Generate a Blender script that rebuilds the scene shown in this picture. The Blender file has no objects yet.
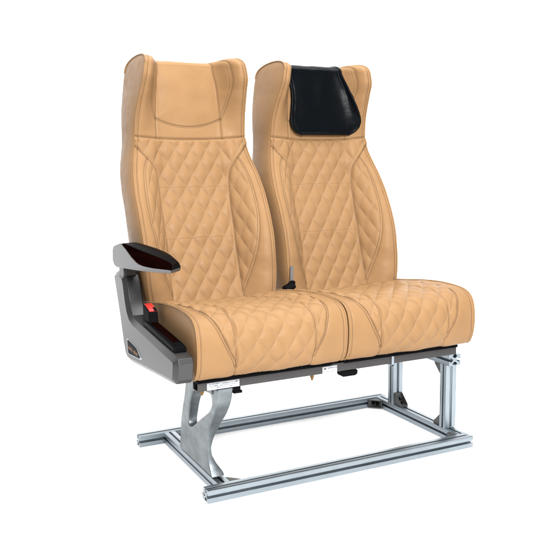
import bpy, bmesh, math
from mathutils import Vector, Matrix
WORLD = 1.3
EXPOSURE = 1.0
LAMPS = [('key_softbox', (-.55, -3.35, 2.4), (.45, .1, .7), (1.1, 1.1), 200),
         ('overhead_softbox', (.4, .2, 3.4), (.5, .4, 0), (3.0, 3.0), 115)]
import numpy as np
# ---------------------------------------------------------------- shapes
C1, PITCH = 0.195, 0.520           # centre of the first seat, seat pitch
Z0, ZSEAM = 0.500, 1.092           # bottom of backrest, seam under headrest

def spl(x, xs, ys):
    """smooth (pchip-like) interpolation"""
    xs = np.asarray(xs, float); ys = np.asarray(ys, float)
    h = np.diff(xs); d = np.diff(ys) / h
    m = np.zeros_like(ys)
    m[1:-1] = np.where(d[1:] * d[:-1] > 0, 2 * d[1:] * d[:-1] / np.where(d[1:] + d[:-1] == 0, 1, d[1:] + d[:-1]), 0)
    m[0], m[-1] = d[0], d[-1]
    x = np.clip(np.asarray(x, float), xs[0], xs[-1])
    i = np.clip(np.searchsorted(xs, x, side='right') - 1, 0, len(h) - 1)
    t = (x - xs[i]) / h[i]
    return ((2*t**3 - 3*t**2 + 1) * ys[i] + (t**3 - 2*t**2 + t) * h[i] * m[i]
            + (-2*t**3 + 3*t**2) * ys[i+1] + (t**3 - t**2) * h[i] * m[i+1])

def sst(x, a, b):
    t = np.clip((x - a) / (b - a), 0, 1)
    return t * t * (3 - 2 * t)

BW_Z = [.50, .56, .62, .72, .80, .88, .95, 1.0, 1.05, 1.10, 1.15, 1.20, 1.25, 1.30, 1.33, 1.35, 1.365, 1.38]
BW_W = [.222, .230, .235, .236, .237, .237, .231, .221, .210, .204, .202, .198, .192, .187, .182, .178, .173, .166]
def back_w(z): return spl(z, BW_Z, BW_W)
def back_yc(z): return spl(z, [.50, .53, .74, .92, 1.09, 1.15, 1.25, 1.33, 1.37], [.452, .463, .524, .580, .612, .620, .629, .640, .652])
def back_ye(z): return spl(z, [.50, .62, .72, .80, .88, .95, 1.0, 1.05, 1.10, 1.15, 1.20, 1.25, 1.30, 1.335, 1.37],
                           [.398, .405, .418, .446, .488, .530, .560, .582, .590, .584, .566, .540, .518, .520, .535])
def back_yr(z): return spl(z, [.50, .65, .72, .77, .84, .91, 1.0, 1.04, 1.13, 1.25, 1.33, 1.37], [.540, .575, .592, .607, .630, .667, .725, .739, .760, .775, .770, .757])
def back_zf(u):                      # upper rim of the front face
    a = np.abs(u)
    return 1.338 - .016 * sst(a, .55, 1.0)
def back_bulge(u):
    a = np.abs(u)
    return 1.350 + .018 * a ** 1.6 + .005 - back_zf(u)
def back_front_y(u, z):
    a = np.abs(u)
    u0 = .50 + .04 * sst(z, 1.08, 1.16)
    s = np.clip((a - u0) / (1 - u0), 0, 1)
    S = 1 - (1 - s ** 1.35) ** 2.0
    S2 = sst(s, 0, .80)
    S = S + (S2 - S) * sst(z, 1.08, 1.16)
    yc, ye = back_yc(z), back_ye(z)
    y = yc + (ye - yc) * S
    y = y - .010 * np.sin(np.pi * s) ** 1.5 * (1 - sst(z, 1.0, 1.12))       # full bolster
    y = y + .010 * (a / .55) ** 2 * (a < .55) * 0
    return y
NU, NT, NC, NR = 221, 400, 40, 60
def back_sheet():
    u = np.linspace(-1, 1, NU)
    rows = []
    t = np.linspace(0, 1, NT)
    zf = back_zf(u); bg = back_bulge(u)
    for tt in t:
        z = Z0 + tt * (zf - Z0)
        rows.append(np.c_[u * back_w(z), back_front_y(u, z), z])
    yf = back_front_y(u, zf); yr = back_yr(zf)
    for d in np.linspace(0, 1, NC + 1)[1:]:
        e = .5 - .5 * np.cos(np.pi * d)
        z = zf + bg * np.sin(np.pi * d) ** .66 - .004 * e
        rows.append(np.c_[u * back_w(z), yf + (yr - yf) * e, z])
    for tt in np.linspace(1, 0, NR + 1)[1:]:
        z = Z0 + tt * (zf - .004 - Z0)
        rows.append(np.c_[u * back_w(z), back_yr(z) + .0 * u, z])
    return u, np.array(rows)          # (rows, NU, 3)
def back_side(sign, nd=28, nt=200):
    d = np.linspace(0, 1, nd); e = .5 - .5 * np.cos(np.pi * d)
    zf = float(back_zf(1.0)); bg = float(back_bulge(1.0))
    out = []
    for tt in np.linspace(0, 1, nt):
        zt = zf + bg * np.sin(np.pi * d) ** .66 - .004 * e
        z = Z0 + tt * (zt - Z0)
        yf = back_front_y(1.0, np.minimum(z, zf)); yr = back_yr(np.minimum(z, zf))
        y = yf + (yr - yf) * e
        x = back_w(z) + .0135 * np.sin(np.pi * d) * (1 - tt ** 6)
        out.append(np.c_[sign * x, y, z])
    return np.array(out)

# cushion: centre and edge profiles from under the front lip, over the roll, to the rear
CE = np.array([(.050, .389), (-.010, .387), (-.034, .393), (-.051, .422), (-.058, .465), (-.056, .510), (-.043, .545), (-.010, .566),
               (.050, .574), (.130, .575), (.230, .568), (.330, .556), (.420, .545), (.500, .528), (.520, .490)])
CC = np.array([(.050, .389), (-.012, .388), (-.041, .395), (-.061, .427), (-.070, .465), (-.066, .505), (-.050, .538), (-.014, .560),
               (.050, .567), (.130, .562), (.230, .549), (.330, .536), (.420, .526), (.500, .510), (.520, .480)])
CHW = .2420
def cat(P, n):
    P = np.vstack([2 * P[0] - P[1], P, 2 * P[-1] - P[-2]])
    out = []
    for i in range(1, len(P) - 2):
        t = np.linspace(0, 1, 40, endpoint=False)[:, None]
        a, b, c, d = P[i-1], P[i], P[i+1], P[i+2]
        out.append(.5 * (2*b + (c-a)*t + (2*a-5*b+4*c-d)*t**2 + (-a+3*b-3*c+d)*t**3))
    out.append(P[-2][None]); out = np.vstack(out)
    s = np.r_[0, np.cumsum(np.hypot(*np.diff(out, axis=0).T))]
    q = np.linspace(0, s[-1], n)
    return np.c_[np.interp(q, s, out[:, 0]), np.interp(q, s, out[:, 1])], s[-1]
NS, NX = 330, 201
def cush_sheet():
    e, Le = cat(CE, NS); c, Lc = cat(CC, NS)
    u = np.linspace(-1, 1, NX)
    E = np.abs(u) ** 2.2
    S = c[:, None, :] * (1 - E)[None, :, None] + e[:, None, :] * E[None, :, None]
    X = np.broadcast_to((u * CHW)[None, :, None], S.shape[:2] + (1,))
    return u, np.concatenate([X, S], axis=2), Lc
def cush_side(sign, nk=22):
    e, _ = cat(CE, NS)
    core = np.c_[np.clip(e[:, 0], .03, .47), np.full(NS, .465)]
    out = []
    for k in np.linspace(0, 1, nk) ** 1.5:
        p = e + (core - e) * k
        b = .0035 * np.sin(np.pi / 2 * min(1, k * 3.2))
        out.append(np.c_[np.full(NS, sign * (CHW + b)), p])
    return np.array(out).transpose(1, 0, 2)

# ---------------------------------------------------------------- scene helpers
scene = bpy.context.scene
COL = scene.collection
rng = np.random.default_rng(7)

def srgb(r, g, b):
    f = lambda c: ((c/255 + .055) / 1.055) ** 2.4 if c/255 > .04045 else c/255/12.92
    return (f(r), f(g), f(b), 1)

def material(name, color, rough=.5, metal=0.0, spec=.5, coat=0.0, bump=None, var=None, rvar=None):
    m = bpy.data.materials.new(name); m.use_nodes = True
    nt = m.node_tree; b = nt.nodes['Principled BSDF']
    b.inputs['Base Color'].default_value = color
    b.inputs['Roughness'].default_value = rough
    b.inputs['Metallic'].default_value = metal
    b.inputs['Specular IOR Level'].default_value = spec
    b.inputs['Coat Weight'].default_value = coat
    tc = nt.nodes.new('ShaderNodeTexCoord')
    if var:                                   # (scale vector, amount, darker colour, lighter colour)
        mp = nt.nodes.new('ShaderNodeMapping'); mp.inputs['Scale'].default_value = var[0]
        nz = nt.nodes.new('ShaderNodeTexNoise'); nz.inputs['Scale'].default_value = 1; nz.inputs['Detail'].default_value = 6
        cr = nt.nodes.new('ShaderNodeValToRGB')
        cr.color_ramp.elements[0].position = .3; cr.color_ramp.elements[1].position = .7
        cr.color_ramp.elements[0].color = var[1]; cr.color_ramp.elements[1].color = var[2]
        nt.links.new(tc.outputs['Object'], mp.inputs[0]); nt.links.new(mp.outputs[0], nz.inputs['Vector'])
        nt.links.new(nz.outputs['Fac'], cr.inputs[0]); nt.links.new(cr.outputs[0], b.inputs['Base Color'])
    if rvar:                                  # (scale vector, low, high)
        mp = nt.nodes.new('ShaderNodeMapping'); mp.inputs['Scale'].default_value = rvar[0]
        nz = nt.nodes.new('ShaderNodeTexNoise'); nz.inputs['Scale'].default_value = 1; nz.inputs['Detail'].default_value = 4
        mr = nt.nodes.new('ShaderNodeMapRange'); mr.inputs['From Min'].default_value = .3; mr.inputs['From Max'].default_value = .7
        mr.inputs['To Min'].default_value = rvar[1]; mr.inputs['To Max'].default_value = rvar[2]
        nt.links.new(tc.outputs['Object'], mp.inputs[0]); nt.links.new(mp.outputs[0], nz.inputs['Vector'])
        nt.links.new(nz.outputs['Fac'], mr.inputs['Value']); nt.links.new(mr.outputs[0], b.inputs['Roughness'])
    if bump:                                  # list of (kind, scale, distance)
        last = None
        for kind, sc, dist in bump:
            if kind == 'voronoi':
                t = nt.nodes.new('ShaderNodeTexVoronoi'); t.feature = 'DISTANCE_TO_EDGE'; out = t.outputs['Distance']
            else:
                t = nt.nodes.new('ShaderNodeTexNoise'); t.inputs['Detail'].default_value = 5; out = t.outputs['Fac']
            t.inputs['Scale'].default_value = sc
            nt.links.new(tc.outputs['Object'], t.inputs['Vector'])
            bp = nt.nodes.new('ShaderNodeBump'); bp.inputs['Strength'].default_value = 1; bp.inputs['Distance'].default_value = dist
            nt.links.new(out, bp.inputs['Height'])
            if last: nt.links.new(last.outputs[0], bp.inputs['Normal'])
            last = bp
        nt.links.new(last.outputs[0], b.inputs['Normal'])
    return m

TAN = (.214, .1145, .046, 1)
M = dict(
    leather=material('tan_leather', TAN, .40, spec=.06, var=((9, 9, 9), (.192, .109, .0500, 1), (.210, .120, .0560, 1)),
                     rvar=((30, 30, 30), .34, .46), bump=[('noise', 14, .0010), ('voronoi', 420, .00016), ('noise', 900, .00015)]),
    thread=material('cream_thread', (.245, .150, .075, 1), .7),
    soft=material('tan_thread', (.15, .080, .032, 1), .7),
    seam=material('brown_thread', (.050, .023, .0075, 1), .7),
    black_leather=material('black_leather', (.0014, .0019, .0026, 1), .31, spec=.05,
                           bump=[('noise', 9, .006), ('voronoi', 500, .0001)]),
    alu=material('extruded_aluminium', (.27, .308, .335, 1), .34, 1.0, var=((25, 25, 25), (.26, .298, .325, 1), (.28, .318, .345, 1)), rvar=((12, 12, 12), .33, .40)),
    cast=material('cast_aluminium', (.25, .29, .305, 1), .42, .85, var=((14, 14, 30), (.10, .115, .123, 1), (.17, .19, .20, 1)),
                  rvar=((20, 20, 20), .34, .52), bump=[('noise', 220, .00025)]),
    zinc=material('grey_zinc', (.09, .09, .087, 1), .5, .7, bump=[('noise', 300, .0003)]),
    steel=material('dark_grey_steel', (.027, .025, .0245, 1), .38, .35, rvar=((15, 15, 15), .32, .46)),
    grey=material('grey_metallic_paint', (.047, .0465, .047, 1), .33, .65, spec=.12, var=((400, 400, 400), (.045, .0445, .045, 1), (.050, .0495, .050, 1)),
                  bump=[('noise', 1200, .00010)]),
    black=material('black_plastic', (.004, .004, .0045, 1), .38, spec=.005),
    gloss=material('glossy_black_plastic', (.003, .003, .0035, 1), .12, spec=.005),
    wood=material('dark_varnished_wood', (.012, .003, .002, 1), .25, spec=0, coat=0, var=((30, 5, 60), (.0018, .0006, .0005, 1), (.0065, .0014, .0009, 1))),
    rubber=material('soft_black_vinyl', (.0035, .003, .003, 1), .45, spec=.005, bump=[('noise', 800, .0002)]),
    red=material('red_button_plastic', (.36, .006, .003, 1), .35, spec=.3),
    white=material('white_label_paper', (.33, .338, .35, 1), .5),
    ink=material('grey_print', (.03, .032, .04, 1), .6),
    gold=material('orange_print', (.17, .065, .009, 1), .45),
    brass=material('brass', (.14, .075, .028, 1), .4, 1.0),
    webbing=material('grey_webbing', (.075, .073, .07, 1), .7, bump=[('noise', 700, .0005)]),
    floor=material('white_floor', (.92, .92, .92, 1), .9, spec=.0),
)

def mesh_obj(name, verts, faces, mat, parent=None, smooth=True, normals=None, sharp=None):
    me = bpy.data.meshes.new(name)
    me.from_pydata([tuple(v) for v in np.asarray(verts, float).tolist()], [], faces if isinstance(faces, list) else faces.tolist())
    me.update()
    if smooth: me.polygons.foreach_set('use_smooth', [True] * len(me.polygons))
    if normals is not None:
        me.normals_split_custom_set_from_vertices(np.asarray(normals, float).tolist())
    elif sharp is not None:
        me.set_sharp_from_angle(angle=math.radians(sharp))
    me.materials.append(mat)
    o = bpy.data.objects.new(name, me); COL.objects.link(o)
    if parent is not None: o.parent = parent
    return o

def thing(name, label, cat, loc=(0, 0, 0)):
    o = bpy.data.objects.new(name, None); COL.objects.link(o)
    o.location = loc; o.empty_display_size = .1
    o['label'] = label; o['category'] = cat
    return o

def bevel(o, w, seg=2, angle=35):
    md = o.modifiers.new('bevel', 'BEVEL'); md.width = w; md.segments = seg; md.limit_method = 'ANGLE'; md.angle_limit = math.radians(angle)
    md.harden_normals = True
    return o

class MB:
    """collects shapes, links them as one mesh object"""
    def __init__(s): s.v = []; s.f = []
    def add(s, v, f):
        n = len(s.v); s.v += [tuple(map(float, p)) for p in v]; s.f += [tuple(i + n for i in q) for q in f]; return s
    def box(s, x0, x1, y0, y1, z0, z1):
        return s.add([(x, y, z) for z in (z0, z1) for y in (y0, y1) for x in (x0, x1)],
                     [(0, 2, 3, 1), (4, 5, 7, 6), (0, 1, 5, 4), (2, 6, 7, 3), (0, 4, 6, 2), (1, 3, 7, 5)])
    def prism(s, poly, axis, a, b):
        """poly: 2-D points in the two axes other than `axis`, in order"""
        o = [i for i in range(3) if i != axis]; n = len(poly); v = []
        for t in (a, b):
            for p in poly:
                q = [0, 0, 0]; q[axis] = t; q[o[0]] = p[0]; q[o[1]] = p[1]; v.append(q)
        area = sum(poly[i][0]*poly[(i+1) % n][1] - poly[(i+1) % n][0]*poly[i][1] for i in range(n))
        flip = (area > 0) != (axis == 1)          # orientation of the (o0,o1) plane against the axis
        f = [tuple(range(n)), tuple(range(2*n - 1, n - 1, -1))] + [(i, i + n, (i+1) % n + n, (i+1) % n) for i in range(n)]
        if flip: f = [q[::-1] for q in f]
        return s.add(v, f)
    def tube(s, P, r, k=8, caps=True, N=None):
        P = np.asarray(P, float); n = len(P)
        T = np.gradient(P, axis=0); T /= np.linalg.norm(T, axis=1)[:, None] + 1e-12
        ref = np.asarray(N, float) if N is not None else np.tile((.13, .21, .97), (n, 1))
        A = np.cross(T, ref); A /= np.linalg.norm(A, axis=1)[:, None] + 1e-12
        B = np.cross(T, A); th = np.arange(k) * 2 * math.pi / k
        V = P[:, None] + r * (A[:, None] * np.cos(th)[None, :, None] + B[:, None] * np.sin(th)[None, :, None])
        f = [(i*k + j, i*k + (j+1) % k, (i+1)*k + (j+1) % k, (i+1)*k + j) for i in range(n-1) for j in range(k)]
        if caps: f += [tuple(range(k))[::-1], tuple((n-1)*k + j for j in range(k))]
        return s.add(V.reshape(-1, 3), f)
    def cyl(s, p0, p1, r, k=20): return s.tube([p0, p1], r, k)
    def build(s, name, mat, parent=None, smooth=False, sharp=35):
        o = mesh_obj(name, s.v, s.f, mat, parent, smooth=True)
        bm = bmesh.new(); bm.from_mesh(o.data); bmesh.ops.recalc_face_normals(bm, faces=bm.faces); bm.to_mesh(o.data); bm.free()
        o.data.set_sharp_from_angle(angle=math.radians(sharp)); return o

# ---------------------------------------------------------------- surfaces, seams and quilting
def grid_normals(S):
    a = np.gradient(S, axis=0); b = np.gradient(S, axis=1)
    n = np.cross(b, a); n /= np.linalg.norm(n, axis=2)[..., None] + 1e-12
    return n
def grid_faces(nr, nc, flip=False):
    i = np.arange((nr-1) * (nc-1)); r, c = i // (nc-1), i % (nc-1)
    a = r * nc + c
    q = np.c_[a, a + 1, a + 1 + nc, a + nc]
    return q[:, ::-1] if flip else q
def pdist(X, Y, line):
    d = np.full(X.shape, 9.)
    for (x0, y0), (x1, y1) in zip(line[:-1], line[1:]):
        dx, dy = x1 - x0, y1 - y0; L = dx*dx + dy*dy + 1e-12
        t = np.clip(((X - x0)*dx + (Y - y0)*dy) / L, 0, 1)
        d = np.minimum(d, np.hypot(X - x0 - t*dx, Y - y0 - t*dy))
    return d
def smooth_line(P, n=60):
    P = np.asarray(P, float); q, _ = cat(P, n); return q
def mirror(P): return np.asarray(P) * [-1, 1]
def lumps(X, Y, scale, seed):
    r = np.random.default_rng(seed); out = np.zeros_like(X)
    for _ in range(22):
        a = r.uniform(0, 2*math.pi); k = 2*math.pi / (scale * r.uniform(.6, 1.9)); p = r.uniform(0, 6.28)
        out = out + np.sin(k * (X*math.cos(a) + Y*math.sin(a)) + p)
    return out / 22 ** .5

class Sampler:
    def __init__(s, S, N): s.S, s.N = S, N
    def at(s, r, c):
        S, N = s.S, s.N
        r = np.clip(r, 0, S.shape[0] - 1.001); c = np.clip(c, 0, S.shape[1] - 1.001)
        i, j = r.astype(int), c.astype(int); a, b = (r - i)[:, None], (c - j)[:, None]
        f = lambda A: A[i, j]*(1-a)*(1-b) + A[i+1, j]*a*(1-b) + A[i, j+1]*(1-a)*b + A[i+1, j+1]*a*b
        return f(S), f(N)
def resample(P, step):
    P = np.asarray(P, float); d = np.r_[0, np.cumsum(np.linalg.norm(np.diff(P, axis=0), axis=1))]
    q = np.arange(0, d[-1], step)
    return np.stack([np.interp(q, d, P[:, i]) for i in range(P.shape[1])], axis=1)
def stitch(mb, P, N, dash=.0055, gap=.0014, r=.00068, lift=.0004):
    """a row of thread stitches along surface points P with normals N"""
    if len(P) < 3: return
    d = np.r_[0, np.cumsum(np.linalg.norm(np.diff(P, axis=0), axis=1))]
    s = 0
    while s + dash < d[-1]:
        q = np.linspace(s, s + dash, 4)
        p = np.stack([np.interp(q, d, P[:, i]) for i in range(3)], axis=1)
        n = np.stack([np.interp(q, d, N[:, i]) for i in range(3)], axis=1)
        h = np.array([-.0004, lift, lift, -.0004])[:, None]
        mb.tube(p + n * h, r, 5, caps=False, N=n)
        s += dash + gap

def split_sheet(S, N, fmask, name, mat, parent, flip):
    F = grid_faces(*S.shape[:2], flip)[fmask.ravel()]
    used, inv = np.unique(F, return_inverse=True)
    return mesh_obj(name, S.reshape(-1, 3)[used], inv.reshape(F.shape), mat, parent, normals=N.reshape(-1, 3)[used])

# ---- backrest
A_LINE = smooth_line([(.207, 1.060), (.195, 1.045), (.176, 1.026), (.158, 1.005), (.143, .982), (.134, .955), (.131, .920), (.129, .86), (.127, .76), (.127, .70), (.128, .62), (.128, .55), (.127, .50)], 90)
B_LINE = smooth_line([(.168, 1.017), (.177, 1.003), (.185, .985), (.193, .948), (.198, .900), (.199, .85), (.197, .815), (.191, .765), (.178, .695), (.156, .618), (.129, .545)], 70)
TOPSEAM = np.c_[np.linspace(-.208, .208, 60), 1.094 - .010 * (1 - (np.linspace(-.208, .208, 60) / .208) ** 2)]
ZH1, ZH2 = .914, .738
def xA(z): return np.interp(z, A_LINE[::-1, 1], A_LINE[::-1, 0])
def quilt_edge_back(z):
    inB = np.interp(z, B_LINE[::-1, 1], B_LINE[::-1, 0])
    q = np.where((z < 1.016) & (z > .545), np.maximum(inB, xA(z)), xA(z))
    return np.where(z > 1.058, .30, q)
INS = smooth_line([(.123, 1.086), (.122, 1.137), (.118, 1.20), (.110, 1.282), (.102, 1.34), (.098, 1.47)], 60)
CRES = smooth_line([(.1215, 1.152), (.136, 1.195), (.145, 1.25), (.144, 1.30), (.136, 1.345), (.128, 1.40), (.124, 1.47)], 60)
LOWC = np.c_[np.linspace(-.1215, .1215, 40), 1.126 + .029 * (np.linspace(-1, 1, 40)) ** 2]
QX, QZ = .060, .088

def q_ab(x, s, px, ps, off):
    a = x / px + s / ps - off; b = x / px - s / ps - off
    return a, b

def build_back():
    u, S = back_sheet()
    N = grid_normals(S)
    if N[100, NU//2, 1] > 0: N = -N
    nrow = S.shape[0]
    X = S[..., 0].copy(); Z = S[..., 2].copy()
    front = np.zeros(S.shape[:2], bool); front[:NT] = True
    cap = np.zeros_like(front); cap[NT:NT+NC] = True
    arc = np.linspace(0, .13, NC + 1)[1:]
    Z[NT:NT+NC] = S[NT-1, :, 2][None] + arc[:, None]
    Z[NT+NC:] = 2.0
    edge = np.clip((1 - np.abs(u)) * .2 / .012, 0, 1)[None, :]                # keep the outer edge still
    quilt = front & (np.abs(X) < quilt_edge_back(Z)) & (Z < 1.094 - .010 * (1 - np.clip(np.abs(X)/.208, 0, 1) ** 2))
    # seam distances
    dA = np.minimum(pdist(X, Z, A_LINE), pdist(X, Z, mirror(A_LINE)))
    dB = np.minimum(pdist(X, Z, B_LINE), pdist(X, Z, mirror(B_LINE)))
    dT = pdist(X, Z, TOPSEAM)
    inner = np.abs(X) < xA(Z)
    dH = np.where(inner, np.minimum(np.abs(Z - ZH1), np.abs(Z - ZH2)), 9)
    dI = np.minimum(pdist(X, Z, INS), pdist(X, Z, mirror(INS)))
    dC = np.minimum(pdist(X, Z, CRES), pdist(X, Z, mirror(CRES)))
    dL = pdist(X, Z, LOWC)
    dE = (1 - np.abs(u))[None, :] * back_w(np.clip(S[..., 2], .5, 1.37))
    dE9 = np.abs(dE - .0095)
    # quilting
    seg = np.hypot(np.diff(S[..., 0], axis=1), np.diff(S[..., 1], axis=1))
    ARC = np.concatenate([np.zeros((nrow, 1)), np.cumsum(seg, axis=1)], axis=1); ARC = ARC - ARC[:, NU//2:NU//2+1]
    a, b = q_ab(ARC, Z - ZH1, QX, QZ, .5)
    wob = .02 * lumps(X, Z, .12, 3)
    puff = (np.abs(np.sin(np.pi * (a + wob))) * np.abs(np.sin(np.pi * (b + wob)))) ** .60
    fade = 1 - np.exp(-(np.minimum(np.minimum(dA, dB), dT) / .007) ** 2)
    h = np.where(quilt, (.0048 + .0024 * inner) * puff * fade + .0008, 0)
    h = h + np.where((front | cap) & ~quilt, .0022 * (1 - np.exp(-(np.minimum(dA, dB) / .012) ** 2)), 0) * edge * (1 - sst(Z, 1.34, 1.44))
    for d, dep, wd in ((dA, .0032, .0030), (dB, .0024, .0045), (dT, .0042, .0034), (dH, .0008, .0020), (dI, .0034, .0032), (dC, .0026, .0042), (dL, .0034, .0036)):
        h = h - dep * np.exp(-(d / wd) ** 2)
    h = h - np.where(Z < 1.95, .0028 * np.exp(-(dE9 / .0026) ** 2), 0)
    hr = front & (Z > 1.10)
    ins = (np.abs(X) < np.interp(Z, INS[:, 1], INS[:, 0])) & (Z > 1.126 + .029 * np.clip(np.abs(X) / .1215, 0, 1) ** 2)
    h = h + np.where(ins & (Z < 1.9), .0045 * (1 - np.exp(-(np.minimum(dI, dL) / .030) ** 2)), 0)
    h = h + (.0011 * lumps(X, Z, .12, 11) + .00018 * lumps(X, Z, .04, 12)) * edge * (Z < 1.9)
    h = h * np.where(Z < 1.9, 1, 0)
    S = S + N * h[..., None]
    flip = False
    N2 = grid_normals(S)
    if N2[100, NU//2, 1] > 0: N2 = -N2
    # orientation test for faces
    v0, v1, v2 = S[100, 100], S[100, 101], S[101, 101]
    flip = np.dot(np.cross(v1 - v0, v2 - v0), N2[100, 100]) < 0
    return u, S, N2, quilt, flip, (X, Z, ARC)

LOC_B = np.array([0, .62, .50])
def make_backrest(root):
    u, S, N, quilt, flip, (X, Z, ARC) = build_back()
    S0 = S - LOC_B
    qf = quilt[:-1, :-1] & quilt[1:, :-1] & quilt[:-1, 1:] & quilt[1:, 1:]
    above = (Z > 1.094 - .010 * (1 - np.clip(np.abs(X) / .208, 0, 1) ** 2))
    above[NT+NC:] = False
    hf = above[:-1, :-1] & above[1:, :-1] & above[:-1, 1:] & above[1:, 1:] & ~qf
    rest = ~(qf | hf)
    body_F = grid_faces(*S.shape[:2], flip)[rest.ravel()]
    V = [S0.reshape(-1, 3)]; NN = [N.reshape(-1, 3)]; FF = [body_F]; n = V[0].shape[0]
    for sg in (-1, 1):
        W = back_side(sg); G = grid_normals(W)
        if G[100, 14, 0] * sg < 0: G = -G
        a, b, c = W[100, 10], W[100, 11], W[101, 11]
        fl = np.dot(np.cross(b - a, c - a), G[100, 10]) < 0
        V.append((W - LOC_B).reshape(-1, 3)); NN.append(G.reshape(-1, 3)); FF.append(grid_faces(*W.shape[:2], fl) + n); n += W.shape[0] * W.shape[1]
    V, NN, FF = np.vstack(V), np.vstack(NN), np.vstack(FF)
    used, inv = np.unique(FF, return_inverse=True)
    body = mesh_obj('backrest', V[used], inv.reshape(FF.shape), M['leather'], root, normals=NN[used])
    split_sheet(S0, N, qf, 'quilted_panel', M['leather'], body, flip)
    split_sheet(S0, N, hf, 'headrest', M['leather'], body, flip)
    # piping along both front edges, over the top
    for j, sg in ((0, -1), (NU - 1, 1)):
        P = S0[:NT + NC, j] + np.array([sg * .0006, -.0008, 0.0])
        P = resample(P, .004)
        MB().tube(P, .0030, 8).build('piping', M['leather'], body, sharp=60)
    # stitching
    sm = Sampler(S0, N)
    def rc(P):                                  # (x,z) -> row, column
        x, z = P[:, 0], P[:, 1]
        uu = np.clip(x / back_w(np.minimum(z, 1.37)), -1, 1)
        zf = back_zf(uu); t = (np.minimum(z, zf) - Z0) / (zf - Z0)
        r = t * (NT - 1) + np.clip((z - zf) / .13, 0, 1) * NC * (z > zf)
        c = np.array([np.interp(xx, X[int(q)], np.arange(NU)) for xx, q in zip(x, r)])
        return r, c
    zf0 = float(back_zf(0.0))
    def rcq(P):                                 # (arc, z) -> row, column, x
        r = (P[:, 1] - Z0) / (zf0 - Z0) * (NT - 1); r = np.clip(r, 0, NT - 1)
        c = np.array([np.interp(a_, ARC[int(q)], np.arange(NU)) for a_, q in zip(P[:, 0], r)])
        for _ in range(2):
            zf = back_zf(c / (NU - 1) * 2 - 1); r = np.clip((P[:, 1] - Z0) / (zf - Z0), 0, 1) * (NT - 1)
            c = np.array([np.interp(a_, ARC[int(q)], np.arange(NU)) for a_, q in zip(P[:, 0], r)])
        x = np.array([np.interp(cc, np.arange(NU), X[int(q)]) for cc, q in zip(c, r)])
        return r, c, x
    th = MB(); seams = []
    # quilt lines
    for fam in (1, -1):
        for k in range(-12, 13):
            zs = np.arange(.505, 1.093, .003)
            as_ = (k + .5 - fam * (zs - ZH1) / QZ) * QX
            if np.abs(as_).min() > .34: continue
            xs = rcq(np.c_[as_, zs])[2]; xs = np.where(np.abs(as_) > .34, 9, xs)
            top = 1.094 - .010 * (1 - np.clip(np.abs(xs) / .208, 0, 1) ** 2) - .003
            ok = (np.abs(xs) < np.minimum(quilt_edge_back(zs) - .002, back_w(zs) - .006)) & (zs < top)
            run = []
            for i in range(len(zs) + 1):
                if i < len(zs) and ok[i]: run.append(i)
                else:
                    if len(run) > 3:
                        q = resample(np.c_[as_[run], zs[run]], .002)
                        p, n = sm.at(*rcq(q)[:2]); stitch(th, p, n)
                    run = []
    for sgn in (1, -1):
        mm = (lambda L: L) if sgn == 1 else mirror
        for L in (A_LINE,):
            q = resample(mm(L), .002); p, n = sm.at(*rc(q)); seams.append(MB()); stitch(seams[-1], p, n, r=.0008, dash=.0048)
        for off in (-.0035, .0035):
            q = resample(mm(B_LINE + [off, 0]), .002); p, n = sm.at(*rc(q)); seams.append(MB()); stitch(seams[-1], p, n, r=.0007)
            c = CRES[(CRES[:, 1] < 1.43)]
            q = resample(mm(c + [off, 0]), .002); p, n = sm.at(*rc(q)); seams.append(MB()); stitch(seams[-1], p, n, r=.0006)
        c = INS[INS[:, 1] < 1.43]
        q = resample(mm(c), .002); p, n = sm.at(*rc(q)); seams.append(MB()); stitch(seams[-1], p, n, r=.0007)
        rr = np.arange(24, NT + NC - 2).astype(float)
        cc = np.array([np.interp(sgn * (X[int(q), -1] - .0095), X[int(q)], np.arange(NU)) for q in rr]); p, n = sm.at(rr, cc); seams.append(MB()); stitch(seams[-1], p, n, r=.0007)
    for L in (TOPSEAM, LOWC + [0, .0035], LOWC - [0, .0035]):
        q = resample(L, .002); p, n = sm.at(*rc(q)); seams.append(MB()); stitch(seams[-1], p, n, r=.0007)
    for z in (ZH1, ZH2):
        w = float(xA(z)); q = np.c_[np.linspace(-w, w, 120), np.full(120, z)]; p, n = sm.at(*rc(q)); hs = MB(); stitch(hs, p, n, r=.0005); hs.build('seam_thread', M['soft'], body)
    th.build('quilt_thread', M['thread'], body); [q_.build('seam_thread', M['seam'], body) for q_ in seams if q_.v]
    return body, S, N

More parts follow.
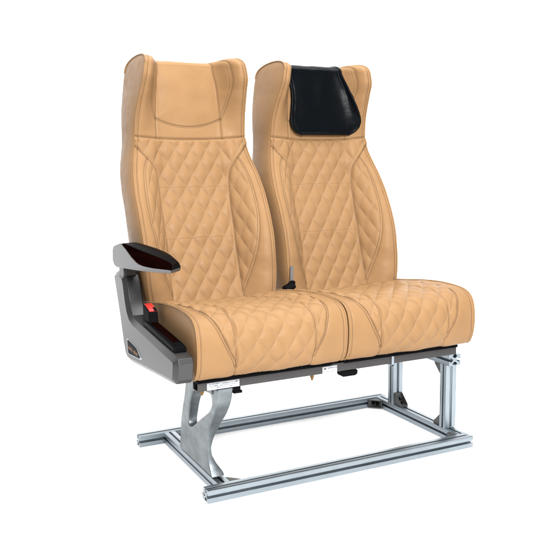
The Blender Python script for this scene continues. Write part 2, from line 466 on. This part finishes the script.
# ---- cushion
CA = smooth_line([(.122, .075), (.126, .11), (.130, .16), (.131, .22), (.130, .27), (.128, .33), (.125, .45), (.122, .60), (.120, .76)], 70)
CB = smooth_line([(.127, .120), (.136, .145), (.150, .172), (.165, .203), (.179, .242), (.189, .280), (.197, .335), (.204, .41), (.208, .55), (.206, .76)], 80)
CQX, CQS = .0625, .085
def quilt_edge_cush(s):
    return np.where(s < .12, np.interp(s, CA[:, 1], CA[:, 0]), np.interp(s, CB[:, 1], CB[:, 0]))
LOC_C = np.array([0, .24, .37])
def make_cushion(root):
    u, S, Lc = cush_sheet(); N = grid_normals(S)
    if N[150, NX//2, 2] < 0: N = -N
    s = np.broadcast_to(np.linspace(0, Lc, NS)[:, None], S.shape[:2]); X = S[..., 0].copy()
    dA = np.minimum(pdist(X, s, CA), pdist(X, s, mirror(CA))); dB = np.minimum(pdist(X, s, CB), pdist(X, s, mirror(CB)))
    quilt = (np.abs(X) < quilt_edge_cush(s)) & (s > .07)
    a, b = q_ab(X, s - .20, CQX, CQS, .0)
    wob = .02 * lumps(X, s, .14, 5)
    puff = (np.abs(np.sin(np.pi * (a + wob))) * np.abs(np.sin(np.pi * (b + wob)))) ** .58
    fade = 1 - np.exp(-(np.minimum(dA, dB) / .0055) ** 2)
    edge = np.clip((1 - np.abs(u)) * .24 / .012, 0, 1)[None, :] * sst(s, .0, .06)
    h = np.where(quilt, .0072 * puff * fade * sst(s, .085, .150) + .0008, .0022 * (1 - np.exp(-(np.minimum(dA, dB) / .012) ** 2)) * edge)
    dE9 = np.abs((1 - np.abs(u))[None, :] * CHW - .0095)
    for d, dep, wd in ((dA, .0024, .0028), (dB, .0030, .0048)):
        h = h - dep * np.exp(-(d / wd) ** 2) * (s > .07)
    h = h - .0026 * np.exp(-(dE9 / .0026) ** 2)
    h = h + (.0014 * lumps(X, s, .12, 21) + .0003 * lumps(X * .6, s, .04, 22)) * edge
    S = S + N * h[..., None]
    N = grid_normals(S)
    if N[150, NX//2, 2] < 0: N = -N
    v0, v1, v2 = S[150, 100], S[150, 101], S[151, 101]
    flip = np.dot(np.cross(v1 - v0, v2 - v0), N[150, 100]) < 0
    S0 = S - LOC_C
    qf = quilt[:-1, :-1] & quilt[1:, :-1] & quilt[:-1, 1:] & quilt[1:, 1:]
    V = [S0.reshape(-1, 3)]; NN = [N.reshape(-1, 3)]; FF = [grid_faces(NS, NX, flip)[~qf.ravel()]]; n = NS * NX
    for sg in (-1, 1):
        W = cush_side(sg); G = grid_normals(W)
        if G[150, 16, 0] * sg < 0: G = -G
        p, q, r = W[150, 16], W[150, 17], W[151, 17]
        fl = np.dot(np.cross(q - p, r - p), G[150, 16]) < 0
        V.append((W - LOC_C).reshape(-1, 3)); NN.append(G.reshape(-1, 3)); FF.append(grid_faces(*W.shape[:2], fl) + n); n += W.shape[0] * W.shape[1]
    V, NN, FF = np.vstack(V), np.vstack(NN), np.vstack(FF)
    used, inv = np.unique(FF, return_inverse=True)
    body = mesh_obj('seat_cushion', V[used], inv.reshape(FF.shape), M['leather'], root, normals=NN[used])
    split_sheet(S0, N, qf, 'quilted_panel', M['leather'], body, flip)
    for j, sg in ((0, -1), (NX - 1, 1)):
        MB().tube(resample(S0[12:, j] + np.array([sg * .0004, 0, 0.0006]), .004), .0030, 8).build('piping', M['leather'], body, sharp=60)
    sm = Sampler(S0, N)
    rc = lambda P: (P[:, 1] / Lc * (NS - 1), (np.clip(P[:, 0] / CHW, -1, 1) + 1) / 2 * (NX - 1))
    th = MB(); seams = []
    for fam in (1, -1):
        for k in range(-14, 15):
            ss = np.arange(.075, .79, .003); xs = (k - fam * (ss - .20) / CQS) * CQX
            ok = np.abs(xs) < quilt_edge_cush(ss) - .002; run = []
            for i in range(len(ss) + 1):
                if i < len(ss) and ok[i]: run.append(i)
                else:
                    if len(run) > 3:
                        p, n = sm.at(*rc(resample(np.c_[xs[run], ss[run]], .002))); stitch(th, p, n)
                    run = []
    for sgn in (1, -1):
        mm = (lambda L: L) if sgn == 1 else mirror
        p, n = sm.at(*rc(resample(mm(CA), .002))); seams.append(MB()); stitch(seams[-1], p, n, r=.0007)
        for off in (-.004, .004):
            p, n = sm.at(*rc(resample(mm(CB + [off, 0]), .002))); seams.append(MB()); stitch(seams[-1], p, n, r=.0008)
        q = np.c_[np.full(300, sgn * (CHW - .0095)), np.linspace(.09, .80, 300)]
        p, n = sm.at(*rc(q)); seams.append(MB()); stitch(seams[-1], p, n, r=.0008)
    th.build('quilt_thread', M['thread'], body); [q_.build('seam_thread', M['seam'], body) for q_ in seams if q_.v]
    return body

def copy_part(o, parent):
    c = o.copy(); COL.objects.link(c); c.parent = parent
    for ch in list(o.children):
        d = ch.copy(); COL.objects.link(d); d.parent = c
    return c

# ================================================================ the double seat
ROOT = np.array([.455, .25, .040])
seat = thing('double_seat', 'tan quilted leather double passenger seat with grey armrest, bolted onto an aluminium frame', 'seat', tuple(ROOT))
def place(o, loc): o.location = tuple(np.asarray(loc, float) - ROOT); return o

bk, BS, BN = make_backrest(seat)
place(bk, LOC_B + [C1, 0, 0]); bk['label'] = 'left backrest with its tan headrest bare'
b2 = copy_part(bk, seat); place(b2, LOC_B + [C1 + PITCH, 0, 0]); b2['label'] = 'right backrest with black cover over its headrest'
cu = make_cushion(seat); place(cu, LOC_C + [.1995, 0, 0])
c2 = copy_part(cu, seat); place(c2, LOC_C + [.6945, 0, 0])

def part(o): o.location = tuple(-ROOT); return o            # built in world coordinates, child of the seat

# seat pans (black, under each cushion)
for k in (0, 1):
    xc = .1995 + .495 * k
    o = MB().box(xc - .225, xc + .222, -.002, .47, .3690, .388).box(xc - .228, xc + .228, .10, .50, .386, .47).build('seat_pan', M['black'], seat); part(o)
    o = MB().box(xc - .17, xc + .17, .59, .628, .44, .62).build('recliner_bracket', M['black'], seat); part(o)

# front seat tube (hollow rectangular section) with its rear twin
def rect_tube(x0, x1, y0, y1, z0, z1, t):
    m = MB(); n = 8
    ring = lambda x, e: [(x, y0+e, z0+e), (x, y1-e, z0+e), (x, y1-e, z1-e), (x, y0+e, z1-e)]
    v = ring(x0, 0) + ring(x1, 0) + ring(x0, t) + ring(x1, t); f = []
    for i in range(4):
        j = (i + 1) % 4
        f += [(i, j, 4+j, 4+i)[::-1], (8+i, 8+j, 12+j, 12+i), (i, j, 8+j, 8+i), (4+i, 4+j, 12+j, 12+i)[::-1]]
    return m.add(v, f)
o = rect_tube(-.017, .930, .020, .060, .3380, .3670, .003).build('seat_tube', M['steel'], seat); part(o); bevel(o, .0018)
o = rect_tube(-.017, .950, .300, .340, .3380, .3670, .003).build('seat_tube', M['steel'], seat); part(o); bevel(o, .0018)
for x in (.665,):
    o = MB().box(x - .0045, x + .0045, .0175, .0200, .331, .3655).box(x - .0045, x + .0045, .0175, .062, .3305, .3345).build('tube_clamp', M['alu'], seat); part(o)
o = MB().box(.960, .990, .096, .136, .3169, .3374).box(.880, .956, .0605, .136, .3376, .3416).build('mounting_bracket', M['zinc'], seat); part(o)
bevel(o, .001)
for x, z in ((.004, .329), (.374, .3245)):
    o = MB().cyl((x, .040, z), (x, .040, .336), .006, 12).cyl((x, .040, z - .007), (x, .040, z), .0036, 12).build('brass_screw', M['brass'], seat); part(o)
o = MB().box(.092, .124, .03, .058, .322, .336).box(.100, .128, .026, .05, .315, .323).build('tube_clip', M['black'], seat); part(o); bevel(o, .002)
o = MB().prism([(.468, .3362), (.476, .318), (.522, .318), (.530, .324), (.530, .3362)], 1, .018, .055).build('tube_clip', M['black'], seat); part(o); bevel(o, .002)

# stickers with print too small to read
def sticker(x0, x1, z0, z1, rows, seed, dot=False):
    o = MB().box(x0, x1, .0188, .0196, z0, z1).build('rating_label', M['white'], seat); part(o)
    m = MB(); r = np.random.default_rng(seed); W, H = x1 - x0, z1 - z0
    for a, b, zc, hh in rows:
        x = x0 + W * a
        while x < x0 + W * b:
            w = r.uniform(.0012, .0042); zz = z0 + H * zc + r.uniform(-.0004, .0004); h = H * hh * r.uniform(.6, 1)
            if r.random() < .55:
                m.box(x, x + .0008, .0183, .0188, zz - h, zz + h); m.box(x + .0008, x + w, .0183, .0188, zz + h * r.choice([-.7, 0, .6]), zz + h * .9 if r.random() < .2 else zz + h * .75 + .0003)
            else:
                m.box(x, x + w, .0183, .0188, zz - h * .3, zz + h * .3)
            x += w + r.uniform(.0008, .0022)
    if dot:
        m.cyl((x0 + W*.17, .0183, z0 + H*.68), (x0 + W*.17, .0188, z0 + H*.68), H*.15, 6); m.box(x0 + W*.09, x0 + W*.26, .0183, .0188, z0 + H*.64, z0 + H*.70)
    p = m.build('printed_marks', M['ink'], o); return o
sticker(.012, .115, .3395, .3612, [(.06, .42, .78, .10), (.06, .30, .55, .09), (.10, .36, .32, .07), (.48, .95, .72, .12), (.40, .96, .48, .05), (.30, .80, .24, .06)], 3)
sticker(.400, .453, .3385, .3606, [(.36, .92, .70, .14), (.14, .90, .24, .06)], 9, True)

# ---- armrest
def ext(poly, x0, x1, name, mat, parent, bv, seg=3):
    o = MB().prism(poly, 0, x0, x1).build(name, mat, parent)
    return bevel(o, bv, seg)
shell = [(.525, .728), (.540, .714), (.543, .676), (.528, .662), (.500, .657), (.400, .664), (.251, .675), (.080, .690), (-.046, .7015), (-.056, .704),
         (-.058, .7135), (.020, .7080), (.142, .7000), (.200, .6975), (.236, .6985), (.270, .7035), (.310, .713), (.370, .731), (.412, .7415), (.450, .7425)]
def slant(o):                                            # front end swings back towards the seat side
    for v in o.data.vertices:
        k = max(0, min(1, (.12 - v.co.y) / .16)); t = (v.co.x + .118) / .056
        v.co.y += .046 * t * k
        v.co.x += .006 * k * (1 if t < .5 else -1) * (1 if v.co.y < .05 else .4)
arm = ext(shell, -.118, -.062, 'armrest', M['grey'], seat, .0045); slant(arm); part(arm)
ys = [.425, .405, .36, .31, .25, .18, .10, .03, -.02, -.046, -.056]
zb = np.interp(ys[::-1], [p[0] for p in shell[10:]], [p[1] for p in shell[10:]])[::-1]
zt = np.interp(ys[::-1], [-.056, -.046, -.02, .03, .10, .18, .25, .31, .36, .405, .425], [.728, .7325, .7375, .7425, .747, .750, .7505, .750, .7485, .7465, .7445])[::-1]
def pad_piece(side_only, name, mat):
    # cross-section: outer bottom, outer shoulder, top (crowned), inner shoulder, inner bottom
    V = []
    for y, b, t in zip(ys, zb, zt):
        b = b - .002; hgt = max(t - b, .001)
        sec = [(-.1172, b), (-.1165, b + hgt*.30), (-.1120, b + hgt*.80), (-.1060, b + hgt*.95), (-.098, t), (-.090, t + .0006), (-.082, t), (-.074, b + hgt*.95), (-.068, b + hgt*.80), (-.0635, b + hgt*.3), (-.0628, b)]
        V.append([(x, y, z) for x, z in sec])
    V = np.array(V); V[..., 1] += 0
    nr, nc = V.shape[:2]
    F = [tuple(q) for q in grid_faces(nr, nc, True).tolist()]
    if side_only: F = [f for i, f in enumerate(F) if i % (nc-1) < 2]
    else:
        F = [f for i, f in enumerate(F) if i % (nc-1) >= 2] + [tuple((nr-1)*nc + j for j in range(nc))[::-1], tuple(range(nc))]
    o = mesh_obj(name, V.reshape(-1, 3), F, mat, arm, smooth=True, sharp=38)
    slant(o); return o
pd = pad_piece(False, 'arm_pad', M['rubber']); ws = pad_piece(True, 'wood_inlay', M['wood'])
for o in (pd, ws):
    pass
o = MB().cyl((-.110, .462, .652), (-.068, .462, .652), .030, 28).box(-.106, -.068, .43, .50, .635, .664).build('arm_pivot', M['steel'], seat, sharp=40); part(o); bevel(o, .003)

# ---- grey side panel with tray, badge and belt buckle
panel_poly = [(.556, .622), (.548, .636), (.520, .643), (.470, .643), (.438, .638), (.422, .618), (.404, .565), (.388, .532), (.368, .514), (.335, .505),
              (.294, .501), (.200, .493), (.080, .482), (-.045, .472), (-.066, .466), (-.070, .452), (-.062, .405), (-.050, .392), (-.030, .388),
              (.150, .3745), (.380, .3560), (.415, .3560), (.440, .368), (.462, .405), (.490, .480)]
def offset_poly(P, d):
    P = np.array(P); n = len(P); out = []
    area = sum(P[i][0]*P[(i+1) % n][1] - P[(i+1) % n][0]*P[i][1] for i in range(n)); sg = 1 if area > 0 else -1
    for i in range(n):
        e0 = P[i] - P[i-1]; e1 = P[(i+1) % n] - P[i]; e0 /= np.hypot(*e0); e1 /= np.hypot(*e1)
        n0, n1 = np.array([-e0[1], e0[0]])*sg, np.array([-e1[1], e1[0]])*sg
        m = n0 + n1; m /= np.hypot(*m); out.append(P[i] + m * d / max(.5, m @ n0))
    return out
def chamfered(poly, loops):
    n = len(poly); V = []; F = []
    for x, d in loops: V += [(x, p[0], p[1]) for p in offset_poly(poly, d)]
    for k in range(len(loops) - 1):
        F += [(k*n + i, k*n + (i+1) % n, (k+1)*n + (i+1) % n, (k+1)*n + i) for i in range(n)]
    F += [tuple(range(n))[::-1], tuple((len(loops)-1)*n + i for i in range(n))]
    return MB().add(V, F)
pan = chamfered(panel_poly, [(-.1150, .0155), (-.1042, .0015), (-.1022, 0), (-.062, 0), (-.058, .004)]).build('side_panel', M['grey'], seat, sharp=25); part(pan); bevel(pan, .0045, 3, 25)
tray = [(.262, .497), (.262, .5135), (.250, .5165), (.010, .4945), (-.020, .489), (-.026, .474)]
o = ext(tray, -.099, -.0615, 'tray', M['gloss'], pan, .004, 3)
o = MB().prism([(.245, .5155), (.245, .5185), (.020, .4975), (.020, .4945)], 0, -.088, -.068).build('tray_mat', M['wood'], pan); bevel(o, .001)
bd = ext([(.408, .4310), (.396, .4350), (.384, .4345), (.302, .4270), (.287, .4240), (.250, .4020), (.248, .3965), (.258, .3940), (.386, .3835), (.397, .3845), (.402, .3885)], -.1163, -.1145, 'badge_frame', M['alu'], pan, .0008, 2)
def inset(P, k):
    c = np.mean(P, axis=0); return [tuple(c + (np.array(p) - c) * k) for p in P]
bp = [(.408, .4310), (.396, .4350), (.384, .4345), (.302, .4270), (.287, .4240), (.250, .4020), (.248, .3965), (.258, .3940), (.386, .3835), (.397, .3845), (.402, .3885)]
bd2 = ext(inset(bp, .88), -.1168, -.1160, 'badge', M['gloss'], pan, .0003, 1)
m = MB(); yy = .386; r = np.random.default_rng(2)
for wd in range(9):                                      # two unreadable orange words
    if wd == 4: yy -= .010; continue
    zc = .4085 - (.386 - yy) * .04; 
    m.box(-.1172, -.1168, yy - .0022, yy, zc - .005, zc + .005)
    for kk in r.choice([-.0042, -.0004, .0036], 2, replace=False): m.box(-.1172, -.1168, yy - .0085, yy - .0022, zc + kk - .0009, zc + kk + .0009)
    if r.random() < .5: m.box(-.1172, -.1168, yy - .0085, yy - .0065, zc - .004, zc + .0035)
    yy -= .0122
m.build('lettering', M['gold'], pan)
# buckle standing on the tray
bk_poly = [(.312, .506), (.318, .555), (.308, .5605), (.262, .5480), (.254, .5420), (.248, .502)]
buc = ext(bk_poly, -.1015, -.0715, 'belt_buckle', M['black'], seat, .004, 3); buc['label'] = 'black buckle with red release button on the side panel tray'; buc.location = tuple(-ROOT + np.array([.008, -.028, .004]))
o = ext([(.310, .5597), (.308, .5625), (.262, .5505), (.256, .5455), (.258, .5430), (.264, .5475)], -.0985, -.0745, 'release_button', M['red'], buc, .001, 2)
o = ext([(.275, .5515), (.275, .5545), (.258, .5496), (.256, .546), (.258, .5440)], -.0835, -.0740, 'tongue_slot', M['black'], buc, .0005, 1)
# buckle between the two seats with its grey tongue strap
xb = .472
b_ = MB().prism([(xb-.028, .540), (xb-.025, .563), (xb-.006, .570), (xb+.002, .577), (xb+.006, .583), (xb+.018, .582), (xb+.018, .572), (xb+.013, .542), (xb-.010, .536)], 1, .365, .390).build('belt_buckle', M['gloss'], seat); part(b_); b_['label'] = 'black buckle with grey strap wedged between the two seats'; bevel(b_, .005, 3)
q = [(xb + .010, .379, .578), (xb + .012, .383, .600), (xb + .015, .388, .622), (xb + .017, .390, .632)]
m = MB()
for (x0, y0, z0), (x1, y1, z1) in zip(q[:-1], q[1:]):
    v = [(x0-.006, y0, z0), (x0+.006, y0, z0), (x1+.006, y1, z1), (x1-.006, y1, z1)]
    v += [(x, y + .003, z) for x, y, z in v]
    m.add(v, [(0, 1, 2, 3), (7, 6, 5, 4), (0, 4, 5, 1), (1, 5, 6, 2), (2, 6, 7, 3), (3, 7, 4, 0)])
m.build('strap', M['webbing'], b_)
m = MB().cyl((xb - .02, .363, .553), (xb + .012, .363, .566), .009, 14); m.build('strap_pin', M['black'], b_)

# ---- cast leg under the left end
def curve_plate(name, outer, hole, xc, half, bv, mat, parent):
    cu_ = bpy.data.curves.new(name, 'CURVE'); cu_.dimensions = '2D'; cu_.fill_mode = 'BOTH'; cu_.extrude = half - bv; cu_.bevel_depth = bv; cu_.bevel_resolution = 3; cu_.offset = -bv
    for P in (outer, hole):
        sp = cu_.splines.new('POLY'); sp.points.add(len(P) - 1); sp.use_cyclic_u = True
        for pt, p in zip(sp.points, P): pt.co = (p[0], p[1], 0, 1)
    t = bpy.data.objects.new('tmp', cu_); COL.objects.link(t)
    dg = bpy.context.evaluated_depsgraph_get(); dg.update()
    me = bpy.data.meshes.new_from_object(t.evaluated_get(dg)); COL.objects.unlink(t); bpy.data.objects.remove(t)
    me.name = name
    for v in me.vertices:
        y, z, w = v.co.x, v.co.y, v.co.z; v.co = (xc + w, y, z)
    for v in me.vertices:
        y, z = v.co.y, v.co.z
        k = float(np.interp(z, [.04, .055, .08, .105, .130, .16, .20, .25, .34], [1.0, .90, .56, .32, .27, .42, .76, 1.0, 1.08]))
        k = k + (.75 - k) * min(1, max(0, (y - .14) / .12)) * .75
        lf = .0425; v.co.x = lf + (v.co.x - lf) * k + .004 * max(0, (z - .2) / .14)
    me.materials.clear(); me.materials.append(mat)
    me.polygons.foreach_set('use_smooth', [True] * len(me.polygons)); me.update()
    o = bpy.data.objects.new(name, me); COL.objects.link(o); o.parent = parent
    me.set_sharp_from_angle(angle=math.radians(42))
    return o
def closed_smooth(P, n=140):
    P = np.asarray(P, float); Q = np.vstack([P[-2:], P, P[:2]]); q, _ = cat(Q, n * 2)
    i0 = np.argmin(np.hypot(*(q - P[0]).T)); i1 = len(q) - 1 - np.argmin(np.hypot(*(q - P[0]).T)[::-1])
    return q
def seg_smooth(P, n): return cat(np.asarray(P, float), n)[0]
front_e = seg_smooth([(.020, .336), (.030, .292), (.056, .248), (.084, .205), (.100, .165), (.107, .128), (.106, .098), (.098, .072), (.086, .054), (.080, .044)], 40)
rear_e = seg_smooth([(.372, .044), (.358, .10), (.348, .15), (.330, .20), (.308, .26), (.292, .34)], 24)
leg_outer = np.vstack([front_e, rear_e])
hole = [(.073, .300), (.070, .278), (.094, .249), (.130, .226), (.165, .205), (.205, .180), (.238, .160), (.256, .153), (.270, .156), (.276, .172), (.270, .200), (.261, .231), (.245, .260), (.222, .282), (.180, .297), (.125, .3035), (.085, .306)]
hl = seg_smooth(hole + [hole[0]], 90)[:-1]
leg = curve_plate('leg', leg_outer, hl, .0655, .0235, .006, M['cast'], seat); part(leg)
o = MB().box(.040, .094, .060, .300, .312, .3365).build('leg_bracket', M['cast'], seat); part(o); bevel(o, .003)
for y in (.115, .335):
    o = MB().cyl((.0655, y, .044), (.0655, y, .050), .010, 18).build('bolt', M['zinc'], seat); part(o)

# ================================================================ aluminium mounting frame
frame = thing('mounting_frame', 'bare aluminium slotted profile stand carrying the tan double seat', 'frame', (.5, .29, 0))
FR = np.array([.5, .29, 0])
def tslot(h):
    o, t, i, d = h*.21, h*.22, h*.44, h*.66
    c = .0012
    side = [(-h + c*.3, h - c*.3), (-h + c, h), (-o - .0006, h), (-o, h - .0006), (-o, h - t), (-i, h - t), (-i, h - t*1.25), (-o*.75, h - d), (o*.75, h - d), (i, h - t*1.25), (i, h - t), (o, h - t), (o, h - .0006), (o + .0006, h), (h - c, h)]
    out = []
    for k in range(4):
        a = -k * math.pi / 2; c, s = round(math.cos(a)), round(math.sin(a))
        out += [(c*x - s*y, s*x + c*y) for x, y in side]
    return out
def bar(name, axis, a, b, c0, c1, h0=.02, h1=.02):
    P = [(x * h0 / .02 + c0, y * h1 / .02 + c1) for x, y in tslot(.02)]
    o = MB().prism(P, axis, a, b).build(name, M['alu'], frame, sharp=30)
    o.location = tuple(-FR); return o
H = .02
bar('base_rail', 0, 0, .996, .020, .020)                       # front
bar('base_rail', 0, -.045, 1.000, .567, .020)                  # rear
bar('base_rail', 1, .0402, .5468, .066, .020)                  # left
bar('base_rail', 1, .0402, .5468, .976, .020)                  # right
bar('post', 2, .0402, .2742, .980, .123, .0235, .0175)
bar('post', 2, .0402, .2742, .980, .449, .0235, .0175)
bar('top_rail', 1, .090, .480, .982, .2955, .0255, .0210)
def gusset(p, d1, d2, w, L=.036):
    """angle bracket: two plates and two cheeks in the corner p, along unit directions d1, d2, width w along the third"""
    p, d1, d2 = map(lambda q: np.array(q, float), (p, d1, d2)); n = np.cross(d1, d2); t = .005
    def slab(poly, z0, z1):
        m_ = [p + d1*a + d2*b + n*z for z in (z0, z1) for a, b in poly]; k = len(poly)
        f = [tuple(range(k))[::-1], tuple(range(k, 2*k))] + [(i, (i+1) % k, (i+1) % k + k, i + k) for i in range(k)]
        return m_, f
    m = MB(); e = .0004
    m.add(*slab([(e, e), (L, e), (L, t), (t, t), (t, L), (e, L)], -w/2, w/2))
    for z in (-w/2, w/2 - .004):
        m.add(*slab([(t, t), (L - .001, t), (L - .001, t + .004), (t + .004, L - .001), (t, L - .001)], z + .0005, z + .0035))
    o = m.build('corner_bracket', M['zinc'], frame, sharp=30); o.location = tuple(-FR); bevel(o, .0008, 2, 40)
    for c, ax in ((p + d1 * .021 + d2 * t, d2), (p + d2 * .021 + d1 * t, d1)):
        MB().cyl(c, c + ax * .007, .0068, 18).cyl(c + ax*.007, c + ax*.0075, .0035, 6).build('bolt', M['black'], o, sharp=40)
gusset((.956, .5468, .020), (-1, 0, 0), (0, -1, 0), .034, .042)
gusset((.086, .0402, .020), (1, 0, 0), (0, 1, 0), .034, .042)
gusset((.956, .0402, .020), (-1, 0, 0), (0, 1, 0), .034, .042)
gusset((.980, .4313, .0400), (0, 0, 1), (0, -1, 0), .034, .046)
gusset((.980, .1407, .2743), (0, 0, -1), (0, 1, 0), .034, .042)
gusset((.980, .1407, .0400), (0, 0, 1), (0, 1, 0), .034, .042)

# ================================================================ black headrest cover on the right seat
def make_cover():
    # outline half-width by z, then the path over the top and down the back
    zs = np.linspace(1.105, 1.335, 70)
    pts = []; hw = []
    nu = 61; uu = np.linspace(-1, 1, nu); rows = []
    for z in zs:
        xr = float(np.interp(z, [1.105, 1.111, 1.119, 1.132, 1.151, 1.166, 1.193, 1.231, 1.265, 1.297, 1.335], [.126, .146, .161, .173, .177, .173, .160, .144, .132, .123, .112]))
        xl = float(np.interp(z, [1.105, 1.108, 1.115, 1.128, 1.145, 1.164, 1.194, 1.231, 1.269, 1.335], [-.074, -.085, -.102, -.113, -.118, -.117, -.111, -.105, -.104, -.112]))
        x = (xl + xr) / 2 + uu * (xr - xl) / 2
        yy = back_front_y(x / float(back_w(z)), np.full(nu, z))
        yc = float(back_yc(z))
        lift = .012 + .016 * (1.335 - z) / .23
        ys_ = yy - .013; yy = np.minimum(ys_, yc - lift)
        k_ = np.ones(9) / 9
        for _ in range(3): yy = np.convolve(np.r_[np.full(4, yy[0]), yy, np.full(4, yy[-1])], k_, 'valid')
        yy = np.minimum(yy, ys_)
        rows.append(np.c_[x, yy, np.full(nu, z)])
    x = uu * .112
    yf, yb = rows[-1][:, 1], .795
    for d in np.linspace(0, 1, 26)[1:]:
        e = .5 - .5 * math.cos(math.pi * d)
        rows.append(np.c_[x, yf + (yb - yf) * e, 1.335 + .0365 * math.sin(math.pi * d) ** .66 + 0*x])
    for z in np.linspace(1.335, 1.20, 20)[1:]:
        rows.append(np.c_[x, np.full(nu, .800), np.full(nu, z)])
    S = np.array(rows); N = grid_normals(S)
    if N[20, 30, 1] > 0: N = -N
    X, Zz = S[..., 0], np.broadcast_to(np.arange(S.shape[0])[:, None] * .0034, S.shape[:2])
    amp = np.clip(np.arange(S.shape[0]) / 12, 0, 1)[:, None] * np.clip((70 - np.arange(S.shape[0])) / 20, .15, 1)[:, None]
    h = .0034 * lumps(X * 1.4, Zz * .5, .11, 4) * amp * (1 - np.abs(uu)[None, :] ** 3 * .8)
    er = np.minimum((1 - np.abs(uu))[None, :] * .12, Zz)
    h = h + .0020 * np.exp(-(er / .0035) ** 2) - .0022 * np.exp(-((er - .008) / .003) ** 2)
    S = S + N * h[..., None]
    return S
CS_ = make_cover(); LOCV = np.array([C1 + PITCH, .62, 1.365])
v0, v1, v2 = CS_[20, 30], CS_[20, 31], CS_[21, 31]
fl = np.cross(v1 - v0, v2 - v0)[1] > 0
cover = mesh_obj('headrest_cover', (CS_ - [0, .62, 1.365]).reshape(-1, 3), grid_faces(*CS_.shape[:2], fl), M['black_leather'])
cover.location = tuple(LOCV)
sd = cover.modifiers.new('thickness', 'SOLIDIFY'); sd.thickness = .007; sd.offset = -1
cover['label'] = 'black leather cover draped over the headrest of the right tan seat'; cover['category'] = 'headrest cover'

# ================================================================ floor, light, camera
th_ = np.linspace(0, 2 * math.pi, 97)[:-1]
fl_ = MB().add([(.5 + 2.6 * math.cos(a), .3 + 2.6 * math.sin(a), 0) for a in th_], [tuple(range(96))]).build('floor', M['floor'])
fl_['kind'] = 'structure'

w = bpy.data.worlds.new('World'); scene.world = w; w.use_nodes = True
nt = w.node_tree; bg = nt.nodes['Background']; bg.inputs['Color'].default_value = (1, 1, 1, 1); bg.inputs['Strength'].default_value = WORLD
# bright white studio behind and to the right of the seat, dimmer behind the photographer's left shoulder
tcw = nt.nodes.new('ShaderNodeTexCoord'); dot = nt.nodes.new('ShaderNodeVectorMath'); dot.operation = 'DOT_PRODUCT'; dot.inputs[1].default_value = (.44, .90, 0)
mrw = nt.nodes.new('ShaderNodeMapRange'); mrw.interpolation_type = 'SMOOTHSTEP'
mrw.inputs['From Min'].default_value = .0; mrw.inputs['From Max'].default_value = .86; mrw.inputs['To Min'].default_value = .22; mrw.inputs['To Max'].default_value = 1
nt.links.new(tcw.outputs['Generated'], dot.inputs[0]); nt.links.new(dot.outputs['Value'], mrw.inputs['Value']); 
sxy = nt.nodes.new('ShaderNodeSeparateXYZ'); nt.links.new(tcw.outputs['Generated'], sxy.inputs[0])
mre = nt.nodes.new('ShaderNodeMapRange'); mre.interpolation_type = 'SMOOTHSTEP'          # the white backdrop ends above, the ceiling is dimmer
mre.inputs['From Min'].default_value = .24; mre.inputs['From Max'].default_value = .62; mre.inputs['To Min'].default_value = 1; mre.inputs['To Max'].default_value = .55
nt.links.new(sxy.outputs['Z'], mre.inputs['Value'])
mul = nt.nodes.new('ShaderNodeMath'); mul.operation = 'MULTIPLY'
nt.links.new(mrw.outputs[0], mul.inputs[0]); nt.links.new(mre.outputs[0], mul.inputs[1]); nt.links.new(mul.outputs[0], bg.inputs['Color'])

def area(name, loc, target, size, power, color=(1, 1, 1)):
    L = bpy.data.lights.new(name, 'AREA'); L.shape = 'RECTANGLE'; L.size, L.size_y = size; L.energy = power; L.color = color
    o = bpy.data.objects.new(name, L); COL.objects.link(o); o.location = loc
    o.rotation_euler = (Vector(target) - Vector(loc)).to_track_quat('-Z', 'Y').to_euler()
    return o
for a in LAMPS: area(*a)

cam = bpy.data.cameras.new('camera'); co = bpy.data.objects.new('camera', cam); COL.objects.link(co)
yaw, pitch, roll = .457696, .137934, -.0115256
d = Vector((math.sin(yaw)*math.cos(pitch), math.cos(yaw)*math.cos(pitch), -math.sin(pitch)))
r0 = Vector((math.cos(yaw), -math.sin(yaw), 0)); u0 = r0.cross(d)
r_ = math.cos(roll)*r0 + math.sin(roll)*u0; u_ = -math.sin(roll)*r0 + math.cos(roll)*u0
mat = Matrix((r_, u_, -d)).transposed().to_4x4(); mat.translation = Vector((-.7818, -2.0507, .9969))
co.matrix_world = mat
cam.sensor_width = 36; cam.sensor_fit = 'HORIZONTAL'; cam.lens = 778.86 / 550 * 36; cam.clip_end = 300; cam.clip_start = .05
scene.camera = co
scene.view_settings.view_transform = 'Standard'; scene.view_settings.look = 'None'
scene.view_settings.exposure = EXPOSURE; scene.view_settings.gamma = 1
scene.cycles.max_bounces = 8; scene.cycles.use_denoising = True
